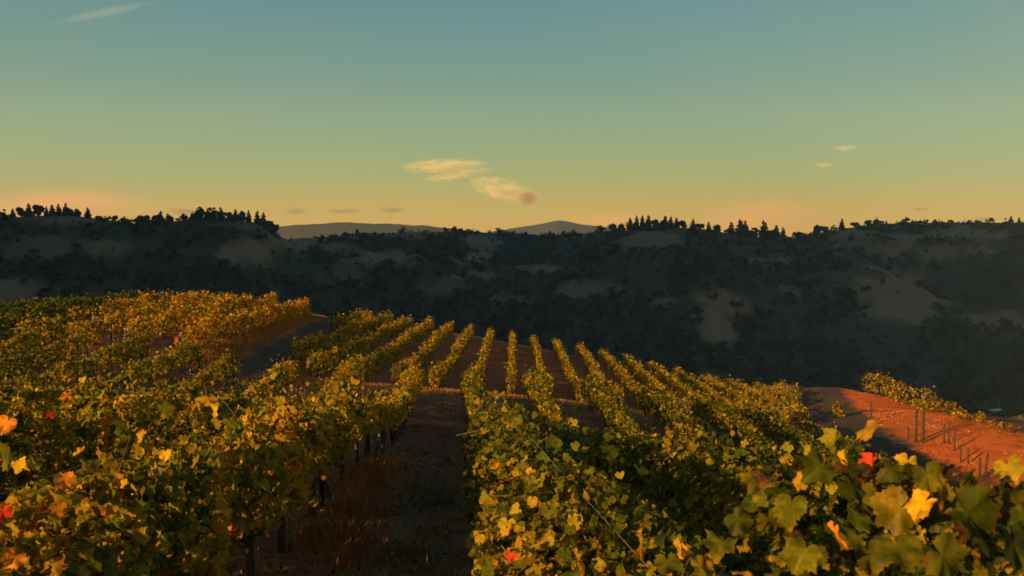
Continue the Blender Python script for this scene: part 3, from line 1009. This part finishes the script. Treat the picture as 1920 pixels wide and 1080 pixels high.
# weeds under the other rows and on the far slope
n = 42000
x = grng.uniform(-45, 24, n); y = grng.uniform(2, 88, n)
tk, bk = zones(x, y); k = (grng.random(n) < smoothstep(.42, .62, fbm(x / 2.2 + 9, y / 2.2, 3))) & (tk < .2)
x, y = x[k], y[k]
grass_obj('stubble', 'thin straw-coloured stubble between the vine rows', x, y, grng.uniform(.04, .18, len(x)), [(.26, .14, .05), (.18, .13, .05), (.32, .15, .05)], grng, .012, .5)

# fallen leaves
n = 1500
y = 2.0 + grng.random(n) ** 1.6 * 32; x = -.62 + ROW_DIR * y + grng.normal(0, .85, n)
nz = np.stack([grng.normal(0, .3, n), grng.normal(0, .3, n), np.ones(n)], -1)
Mx = orient(nz, grng.normal(0, 1, (n, 3)), grng, .2)
P = np.stack([x, y, ground_h(x, y) + .03], -1)
V, F, C = scatter(LEAF_MID, P, Mx, grng.uniform(.04, .08, n), leaf_colors(n, [.1, .2, .5, 1, 1, .3, 4], grng))
tag(obj('fallen_leaves', mesh_np('fallen_leaves', V, F, C, M_LEAF)), 'brown and orange fallen leaves lying in the aisle', 'leaves', kind='stuff')
# clods and stones
ico_v = np.array([(0, 0, 1), (.9, 0, .3), (.2, .9, .35), (-.8, .45, .3), (-.6, -.7, .25), (.35, -.85, .3), (.6, .5, -.4), (-.3, .8, -.4), (-.9, -.1, -.4), (0, -.9, -.4), (.7, -.4, -.4)], np.float32)
ico_f = np.array([(0, 1, 2), (0, 2, 3), (0, 3, 4), (0, 4, 5), (0, 5, 1), (1, 6, 2), (2, 7, 3), (3, 8, 4), (4, 9, 5), (5, 10, 1), (2, 6, 7), (3, 7, 8), (4, 8, 9), (5, 9, 10), (1, 10, 6)], np.int32)
n = 2600
y = 1.8 + grng.random(n) ** 1.5 * 34; x = -.62 + ROW_DIR * y + grng.normal(0, .8, n)
Mx = orient(grng.normal(0, 1, (n, 3)), grng.normal(0, 1, (n, 3)), grng, .2)
P = np.stack([x, y, ground_h(x, y) + .0], -1)
V, F, C = scatter((ico_v, ico_f), P, Mx, np.exp(grng.normal(-4.2, .5, n)), np.ones((n, 3)))
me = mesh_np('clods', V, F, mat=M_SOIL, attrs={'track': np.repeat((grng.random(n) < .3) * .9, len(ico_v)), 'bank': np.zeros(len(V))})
tag(obj('clods', me), 'clods of earth and small stones in the aisle', 'clods', kind='stuff')

# ------------------------------------------------------------------ fence on the bank
fence = empty('wire_fence')
tag(fence, 'old fence of dark leaning posts crossing the rust-coloured bank', 'fence')
FP = [(1633, 788, 752, .05, 0), (1703, 824, 800, .042, 0), (1717, 831, 768, .07, 0), (1730, 831, 768, .07, .02), (1770, 832, 796, .042, 0), (1779, 834, 792, .042, 0), (1789, 846, 808, .042, .02), (1801, 868, 834, .042, 0), (1815, 870, 842, .042, 0),
      (1836, 897, 858, .055, .03), (1846, 895, 850, .06, .12), (1882, 908, 874, .06, .35)]
tops = []
for i, (px, pb, pt, r, lean) in enumerate(FP):
    P = hit(px, pb, 10, 200, 1.0015)
    if P is None: continue
    h = (pb - pt) / FPX * float(P @ -CAMROT[:, 2])
    v, f = tube([(0, 0, -.25), (lean * h * .5, 0, h * .5), (lean * h, .02, h)], [r, r * .96, r * .9], 8)
    z = g1(P[0], P[1])
    obj('post', mesh_np('post', v, f, mat=M_POST), fence, (P[0], P[1], z))
    tops.append((P[0] + lean * h, P[1], z + h))
for fr in (.45, .85):
    pts = []
    for i, (px, pb, pt, r, lean) in enumerate(FP):
        P = tops[i]; zb = g1(P[0], P[1])
        pts.append((P[0], P[1], zb + (P[2] - zb) * fr))
    pts = [pts[k] for k in (0, 2, 3, 5, 7, 9, 11)]
    v, f = tube(pts, .004, 4)
    obj('wire', mesh_np('wire', v, f, mat=M_STAKE), fence)

# ------------------------------------------------------------------ trees
def clump_tmpl(kind, nq, seed, q=.34):
    """a crown of unit height (0..1) made of many small leaf clumps"""
    rs = np.random.default_rng(seed)
    P = []
    if kind == 'conifer':
        zz = rs.random(nq) ** 1.25
        lay = .5 + .5 * np.sin(zz * 26 + rs.uniform(0, 6))
        rad = .27 * (1 - zz ** 1.6) ** .8 * (.45 + .65 * lay) * np.sqrt(rs.uniform(.35, 1, nq)) + .012
        a = rs.uniform(0, 2 * math.pi, nq)
        P = np.stack([rad * np.cos(a) + .03 * np.sin(zz * 9 + seed), rad * np.sin(a), .06 + .92 * zz], -1)
        size = q * .46 * (.35 + .8 * (1 - zz))
    else:
        nb = 6
        cen = np.stack([rs.normal(0, .19, nb), rs.normal(0, .19, nb), rs.uniform(.25, .78, nb)], -1)
        br = rs.uniform(.15, .26, nb)
        w = rs.integers(0, nb, nq)
        d = rs.normal(0, 1, (nq, 3)); d /= np.linalg.norm(d, axis=1, keepdims=True)
        P = cen[w] + d * (br[w] * rs.uniform(.65, 1.05, nq))[:, None]
        P[:, 2] = np.clip(P[:, 2], .05, 1.0)
        size = np.full(nq, q * .42)
    nrm = P - [0, 0, .45]; nrm /= np.linalg.norm(nrm, axis=1, keepdims=True)
    Mx = orient(nrm, rs.normal(0, 1, (nq, 3)), rs, .55)
    V, F = np.array([(-.6, -.4, 0), (.55, -.5, .12), (.7, .35, 0), (-.1, .62, -.12), (-.65, .3, .05)], np.float32), np.array([(0, 1, 2), (0, 2, 3), (0, 3, 4)], np.int32)
    W, FF, _ = scatter((V, F), P, Mx, size * rs.uniform(.7, 1.25, nq), np.ones((nq, 3)))
    return W, FF


def tree_meshes(kind, k):
    rs = np.random.default_rng(1000 + k)
    V, F = clump_tmpl(kind, 260, 1100 + k, .30)
    base = np.array([(.030, .036, .022), (.040, .046, .026), (.050, .050, .028)])[k % 3]
    C = np.repeat(base[None], len(V), 0) * np.exp(np.repeat(rs.normal(0, .3, (len(V) // 5, 1)), 5, 0))
    crown = mesh_np('crown', V, F, C, M_CROWN)
    pts = [(0, 0, -.12), (rs.normal(0, .01), rs.normal(0, .01), .3), (rs.normal(0, .015), rs.normal(0, .015), .62 if kind != 'conifer' else .9)]
    v, f = tube(pts, [.030, .022, .008], 6)
    parts = [(v, f, np.ones((len(v), 3)))]
    if kind != 'conifer':
        for j in range(4):
            a = rs.uniform(0, 6.28); b = np.array(pts[1])
            v, f = tube([b, b + [.12 * math.cos(a), .12 * math.sin(a), .16], b + [.22 * math.cos(a), .22 * math.sin(a), .3]], [.014, .010, .004], 5)
            parts.append((v, f, np.ones((len(v), 3))))
    V, F, C = join(parts)
    return crown, mesh_np('trunk', V, F, mat=M_TRUNK, smooth=True)


TREES = {'conifer': [tree_meshes('conifer', k) for k in range(5)], 'oak': [tree_meshes('oak', 10 + k) for k in range(5)]}
TOBJ = {'conifer': 'conifer_tree', 'oak': 'oak_tree'}


def place_tree(kind, P, h, label, group, wide=1.0, rng=grng):
    root = empty(TOBJ[kind], P)
    root.rotation_euler = (0, 0, rng.uniform(0, 6.28))
    w = h * wide * rng.uniform(.85, 1.15)
    root.scale = (w, w, h)
    tag(root, label, 'tree', group)
    c, tk_ = TREES[kind][int(rng.integers(5))]
    obj('crown', c, root); obj('trunk', tk_, root)
    return root


trng = np.random.default_rng(33)
SKYTREES = [(12, 398, 'o'), (27, 392, 'c'), (44, 389, 'o'), (57, 382, 'c'), (74, 381, 'o'), (90, 387, 'c'), (101, 384, 'c'), (113, 383, 'c'), (126, 381, 'c'), (136, 391, 'o'), (150, 390, 'o'), (167, 390, 'c'), (188, 402, 'o'), (218, 404, 'o'), (232, 408, 'o'),
            (262, 404, 'o'), (276, 402, 'o'), (290, 401, 'o'), (303, 396, 'c'), (320, 402, 'o'), (348, 399, 'o'), (362, 397, 'c'), (381, 386, 'o'), (391, 391, 'c'), (403, 393, 'o'), (416, 389, 'c'), (430, 393, 'o'), (443, 393, 'c'), (456, 396, 'o'), (468, 395, 'c'), (484, 396, 'c'),
            (495, 399, 'c'), (505, 408, 'o'), (514, 414, 'o'), (836, 426, 'o'), (850, 423, 'o'), (864, 427, 'o'),
            (1150, 418, 'o'), (1166, 418, 'o'), (1181, 409, 'c'), (1193, 405, 'c'), (1204, 405, 'c'), (1215, 404, 'c'), (1229, 410, 'o'), (1246, 405, 'c'), (1257, 406, 'c'), (1268, 408, 'c'), (1281, 412, 'o'), (1299, 411, 'c'), (1313, 415, 'o'), (1328, 416, 'c'),
            (1345, 420, 'o'), (1370, 417, 'c'), (1387, 412, 'c'), (1397, 414, 'c'), (1412, 425, 'o'), (1431, 414, 'c'), (1443, 426, 'o'), (1455, 423, 'c'), (1467, 427, 'c'), (1495, 430, 'o'), (1530, 420, 'o'), (1545, 420, 'o'), (1577, 410, 'c'), (1600, 413, 'o'),
            (1626, 411, 'o'), (1642, 410, 'o'), (1660, 413, 'c'), (1722, 414, 'o'), (1752, 412, 'c'), (1893, 405, 'c'), (1908, 407, 'c'), (1925, 409, 'o')]
_count = {}
for px, top, kd in SKYTREES:
    az = math.atan((px - 960) / FPX)
    r = float(np.interp(az, SKY_AZ, SKY_R)) - 6
    x, y = r * math.sin(az), r * math.cos(az)
    z = g1(x, y) - 1.6
    ztop = (HORIZON - top) / FPX * y
    h = max(ztop - z, 5) * 1.04
    hill = 'the left hill' if px < 600 else ('the middle ridge' if px < 1000 else ('the right-centre hill' if px < 1490 else 'the far right ridge'))
    kind = 'conifer' if kd == 'c' else 'oak'
    _count[(kind, hill)] = _count.get((kind, hill), 0) + 1
    place_tree(kind, (x, y, z), h, f'{ORD[_count[(kind, hill)]]} {"pointed conifer" if kd == "c" else "rounded oak"} from the left along the crest of {hill}', f'{"conifers" if kd == "c" else "oaks"} along the crest of {hill}', 1.0 if kd == 'c' else min(1.15, 9 / h + .5), trng)

# the woods on the hillsides: one dark mass
n = 27000
az = trng.uniform(R(-44), R(44), n); rr = np.sqrt(trng.uniform(190 ** 2, 1320 ** 2, n))
x, y = rr * np.sin(az), rr * np.cos(az)
z = ground_h(x, y)
pm = pasture_mask(x, y, z)
rc = np.interp(az, SKY_AZ, SKY_R)
dens = .25 + .75 * smoothstep(.38, .50, fbm(x / 55 + 4, y / 55, 4))
keep = (trng.random(n) > smoothstep(.1, .45, pm) * .955) & (rr < rc - 2) & (trng.random(n) < dens) & (knob_dist(x, y) > 70) & ((np.abs(az) < R(33)) | (trng.random(n) < .35))
x, y, z, rr = x[keep], y[keep], z[keep], rr[keep]
n = len(x)
h = np.exp(trng.normal(1.72, .34, n)).clip(2.6, 12) * np.where(rr > rc[keep] - 60, trng.uniform(.5, 1.15, n), 1.0)
tm = [clump_tmpl('oak', 26, 1300 + k, .50) for k in range(5)] + [clump_tmpl('conifer', 24, 1310 + k, .55) for k in range(2)]
which = trng.choice(7, n, p=[.17, .17, .17, .17, .16, .08, .08])
parts = []
for k in range(7):
    q = np.nonzero(which == k)[0]
    V, F = tm[k]
    a = trng.uniform(0, 6.28, len(q)); c_, s_ = np.cos(a), np.sin(a)
    sc = h[q] * (1.25 if k > 4 else 1.0); w_ = h[q] * trng.uniform(.95, 1.35, len(q))
    W = np.stack([(V[None, :, 0] * c_[:, None] - V[None, :, 1] * s_[:, None]) * w_[:, None] + x[q][:, None], (V[None, :, 0] * s_[:, None] + V[None, :, 1] * c_[:, None]) * w_[:, None] + y[q][:, None],
                  V[None, :, 2] * sc[:, None] + z[q][:, None] - .12 * h[q][:, None]], -1)
    col = np.array([(.030, .034, .021), (.038, .041, .024), (.050, .046, .026), (.066, .046, .024)])[trng.choice(4, len(q), p=[.35, .35, .22, .08])] * np.exp(trng.normal(0, .25, (len(q), 1)))
    FF = F[None] + (np.arange(len(q)) * len(V))[:, None, None]
    parts.append((W.reshape(-1, 3), FF.reshape(-1, 3), np.repeat(col, len(V), 0)))
V, F, C = join(parts)
print('forest trees', n, 'tris', len(F))
tag(obj('woods', mesh_np('woods', V, F, C, M_CROWN)), 'dark oak and conifer woods covering the shaded hillsides', 'woods', kind='stuff')

# dark tree at the right edge below the bank and bushes past the lip
P = hit(1912, 812, 20, 600)
if P is not None:
    d = np.array(ray(1912, 830)); q = d * (95 / d[1])
    place_tree('oak', (q[0], q[1], g1(q[0], q[1])), max(2.0, (HORIZON - 768) / FPX * 95 - g1(q[0], q[1])), 'dark round tree at the right edge below the rust bank', None, 1.1, trng)

# low bushes along the lip of the bank
BUSH = [(1752, 772, 1.3, 'yellow-green bush on the lip of the bank behind the pair of posts'), (1772, 779, 1.0, 'small olive bush on the lip just right of the yellow-green bush'), (1800, 786, .9, 'brownish low bush midway along the lip of the bank'),
        (1838, 797, .8, 'low dry bush on the lip left of the pale shed'), (1880, 812, .8, 'low dry bush on the lip below the pale shed'), (1577, 724, 1.1, 'small yellow-lit bush at the top of the right track')]
for px, py, hh, lab in BUSH:
    P = hit(px, py, 10, 120, 1.001)
    if P is None:
        d = ray(px, py); P = d * (56 / d[1])
    rs = np.random.default_rng(int(px))
    V, F = clump_tmpl('oak', 300, int(px), .16)
    V = V * [1.5 * hh, 1.5 * hh, hh]
    C = np.repeat(leaf_colors(300, [1.5, 2, 2.5, 1.5, .5, 0, 2], rs), 5, 0)
    root = empty('bush', (P[0], P[1], g1(P[0], P[1]) - .05))
    tag(root, lab, 'bush', 'bushes along the lip of the bank')
    obj('foliage', mesh_np('foliage', V, F, C, M_LEAF), root)['kind'] = 'stuff'
    v, f = tube([(0, 0, -.1), (.03, 0, hh * .3), (.05, .04, hh * .6)], [.03, .02, .01], 6)
    obj('stem', mesh_np('stem', v, f, mat=M_BARK), root)

# ------------------------------------------------------------------ pale farm buildings in the valley
m, t, o = new_mat('pale_metal_roof')
nn = noise(t, 1.5, 4)
principled(t, o, ramp_node(t, nn.outputs['Fac'], [(.3, (.55, .53, .50)), (.7, (.78, .76, .72))]), .45, .4)
M_ROOF = m
m, t, o = new_mat('board_wall')
nn = noise(t, 2.5, 4)
principled(t, o, ramp_node(t, nn.outputs['Fac'], [(.3, (.16, .13, .10)), (.7, (.26, .22, .17))]), .85, .2)
M_WALL = m
m, t, o = new_mat('dark_opening')
principled(t, o, (.02, .02, .022), .4, .4)
M_OPEN = m


def box_mesh(name, x0, x1, y0, y1, z0, z1, mat):
    V = np.array([(x, y, z) for x in (x0, x1) for y in (y0, y1) for z in (z0, z1)])
    F = np.array([(0, 1, 3, 2), (4, 6, 7, 5), (0, 4, 5, 1), (2, 3, 7, 6), (0, 2, 6, 4), (1, 5, 7, 3)])
    return mesh_np(name, V, F, mat=mat)


def shed(px, py, L, W, Hh, rot, label, pitch=.35):
    P = hit(px, py, 110, 1500)
    root = empty('farm_shed', (P[0], P[1], g1(P[0], P[1]) - .3))
    root.rotation_euler = (0, 0, rot)
    tag(root, label, 'shed')
    obj('wall', box_mesh('wall', -L / 2, L / 2, -W / 2, W / 2, 0, Hh, M_WALL), root)
    rz = W / 2 * pitch
    V = np.array([(-L / 2 - .3, -W / 2 - .3, Hh + .003), (L / 2 + .3, -W / 2 - .3, Hh + .003), (L / 2 + .3, 0, Hh + rz + .1), (-L / 2 - .3, 0, Hh + rz + .1), (-L / 2 - .3, W / 2 + .3, Hh + .003), (L / 2 + .3, W / 2 + .3, Hh + .003)])
    F = [(0, 1, 2), (0, 2, 3), (3, 2, 5), (3, 5, 4), (0, 3, 4), (1, 5, 2), (0, 4, 5), (0, 5, 1)]
    obj('roof', mesh_np('roof', V, np.array(F), mat=M_ROOF), root)
    d_ = obj('door', box_mesh('door', -.9, .9, -W / 2 - .06, -W / 2 + .02, .05, min(2.2, Hh - .2), M_OPEN), root)
    for sx in (-.3, .3):
        obj('window', box_mesh('window', sx * L - .5, sx * L + .5, -W / 2 - .05, -W / 2 + .02, 1.0, 1.7, M_OPEN), root)
    return root


shed(1866, 776, 6.5, 4.5, 1.9, .25, 'long low shed with a pale roof in the valley near the right edge')
shed(1830, 737, 4.0, 3.5, 2.2, -.5, 'tiny pale building among dark trees above the long shed')

# ------------------------------------------------------------------ clouds far beyond the hills
def cloud_material(name, color, dens, scale, stretch, aniso=.2, thr=.42):
    m, t, o = new_mat(name)
    c = N(t, 'ShaderNodeTexCoord')
    mp = N(t, 'ShaderNodeMapping'); mp.inputs['Scale'].default_value = stretch
    t.links.new(c.outputs['Object'], mp.inputs['Vector'])
    n = noise(t, scale, 5, .6, vec=mp.outputs[0])
    ln = N(t, 'ShaderNodeVectorMath', operation='LENGTH'); t.links.new(c.outputs['Object'], ln.inputs[0])
    fall = N(t, 'ShaderNodeMapRange', interpolation_type='SMOOTHSTEP'); fall.inputs['From Min'].default_value = 1.0; fall.inputs['From Max'].default_value = .15
    t.links.new(ln.outputs['Value'], fall.inputs['Value'])
    nr = N(t, 'ShaderNodeMapRange'); nr.inputs['From Min'].default_value = thr; nr.inputs['From Max'].default_value = thr + .28
    t.links.new(n.outputs['Fac'], nr.inputs['Value'])
    mu = N(t, 'ShaderNodeMath', operation='MULTIPLY'); t.links.new(fall.outputs[0], mu.inputs[0]); t.links.new(nr.outputs[0], mu.inputs[1])
    m2 = N(t, 'ShaderNodeMath', operation='MULTIPLY'); t.links.new(mu.outputs[0], m2.inputs[0]); m2.inputs[1].default_value = dens
    v = N(t, 'ShaderNodeVolumePrincipled')
    v.inputs['Color'].default_value = (*color, 1)
    v.inputs['Anisotropy'].default_value = aniso
    t.links.new(m2.outputs[0], v.inputs['Density'])
    t.links.new(v.outputs[0], o.inputs['Volume'])
    return m


def sphere_mesh(name, mat, seg=20, ring=12):
    V = [(0, 0, 1)]
    for i in range(1, ring):
        a = math.pi * i / ring
        for j in range(seg):
            b = 2 * math.pi * j / seg
            V.append((math.sin(a) * math.cos(b), math.sin(a) * math.sin(b), math.cos(a)))
    V.append((0, 0, -1)); F = []
    for j in range(seg):
        F.append((0, 1 + j, 1 + (j + 1) % seg)); e = 1 + (ring - 2) * seg
        F.append((len(V) - 1, e + (j + 1) % seg, e + j))
        for i in range(ring - 2):
            a = 1 + i * seg + j; b = 1 + i * seg + (j + 1) % seg
            F.append((a, a + seg, b + seg)); F.append((a, b + seg, b))
    return mesh_np(name, np.array(V), np.array(F), mat=mat, smooth=True)


CD = 11000.0
M_C1 = cloud_material('lit_cloud', (1.0, .93, .58), .016, 2.4, (1.3, 1.0, 1.1), .1, .44)
M_C2 = cloud_material('dark_cloud', (.36, .29, .22), .009, 2.6, (1, 1, 1), 0, .36)  # shaded side of these clouds put into a low scattering colour
M_C5 = cloud_material('dark_puff', (.55, .37, .19), .016, 1.6, (1, 1, 1), 0, .25)  # same for the round puff: its shade is in the brown colour
M_C3 = cloud_material('vapour_trail', (.70, .88, 1.0), .0022, 2.6, (3, 1, 1), 0, .30)
M_C4 = cloud_material('faint_cloud', (1.0, .62, .36), .0013, 1.6, (1, 1, .6), .1, .36)
MES = {k: sphere_mesh('cloud', k) for k in (M_C1, M_C2, M_C3, M_C4, M_C5)}
u = CD / FPX


def cloud(px, py, hw, hh, mat, label, tilt=0, name='cloud', depth=None, CD=CD):
    u = CD / FPX
    o = obj(name, MES[mat], None, ((px - 960) * u, CD, (HORIZON - py) * u))
    o.scale = (hw * u, (depth or min(hw, hh * 5)) * u, hh * u)
    o.rotation_euler = (0, R(-tilt), 0)
    tag(o, label, 'cloud', kind='thing')
    return o


cloud(835, 312, 92, 15, M_C1, 'long upper streak of the bright wispy cloud above the mountain', 2)
cloud(862, 328, 80, 10, M_C1, 'thin slanting middle wisp of the bright cloud', 9)
cloud(945, 356, 78, 24, M_C1, 'broad golden lower part of the wispy cloud beside the round dark cloud', -14)
cloud(988, 372, 25, 18, M_C5, 'small round dark cloud at the end of the golden wisp', CD=9500.)
cloud(735, 394, 32, 8, M_C2, 'small dark flat cloud low above the grey ridge')
cloud(645, 396, 48, 6, M_C2, 'faint thin dark streak of cloud left of the small flat cloud')
cloud(556, 396, 28, 10, M_C2, 'smudge of dark cloud above the right end of the left hill')
cloud(345, 397, 36, 9, M_C2, 'dark smudge of cloud touching the tree line of the left hill')
cloud(1722, 392, 22, 5, M_C2, 'tiny dark flat cloud over the far right ridge')
cloud(1842, 411, 32, 6, M_C2, 'thin dark cloud resting on the far right ridge')
cloud(1580, 279, 28, 7, M_C1, 'small pale cloud fleck high over the right hills, upper of two')
cloud(1540, 310, 22, 6, M_C1, 'small pale cloud fleck high over the right hills, lower of two')
cloud(208, 31, 125, 6, M_C3, 'pale slanting vapour trail at the top left of the sky', 11.5, 'vapour_trail', 30)
cloud(1420, 405, 130, 44, M_C4, 'faint pink glow of cloud low over the right-centre hill')
cloud(120, 385, 190, 40, M_C4, 'faint pink band of cloud low over the left hill')
cloud(1140, 415, 110, 24, M_C4, 'faint peach band of cloud right of the mountain')

# ------------------------------------------------------------------ evening haze
m, t, o = new_mat('haze')
v = N(t, 'ShaderNodeVolumePrincipled')
v.inputs['Color'].default_value = (.52, .76, .94, 1)
v.inputs['Density'].default_value = HAZE
v.inputs['Anisotropy'].default_value = .0
t.links.new(v.outputs[0], o.inputs['Volume'])
zmin = float(HZ.min()) - 1.0 - 170; zmax = float(HZ.max()) + 8
tag(obj('haze', box_mesh('haze', -3300, 3300, -1100, 4600, zmin, zmax, m)), 'thin blue evening haze filling the valley', kind='stuff')
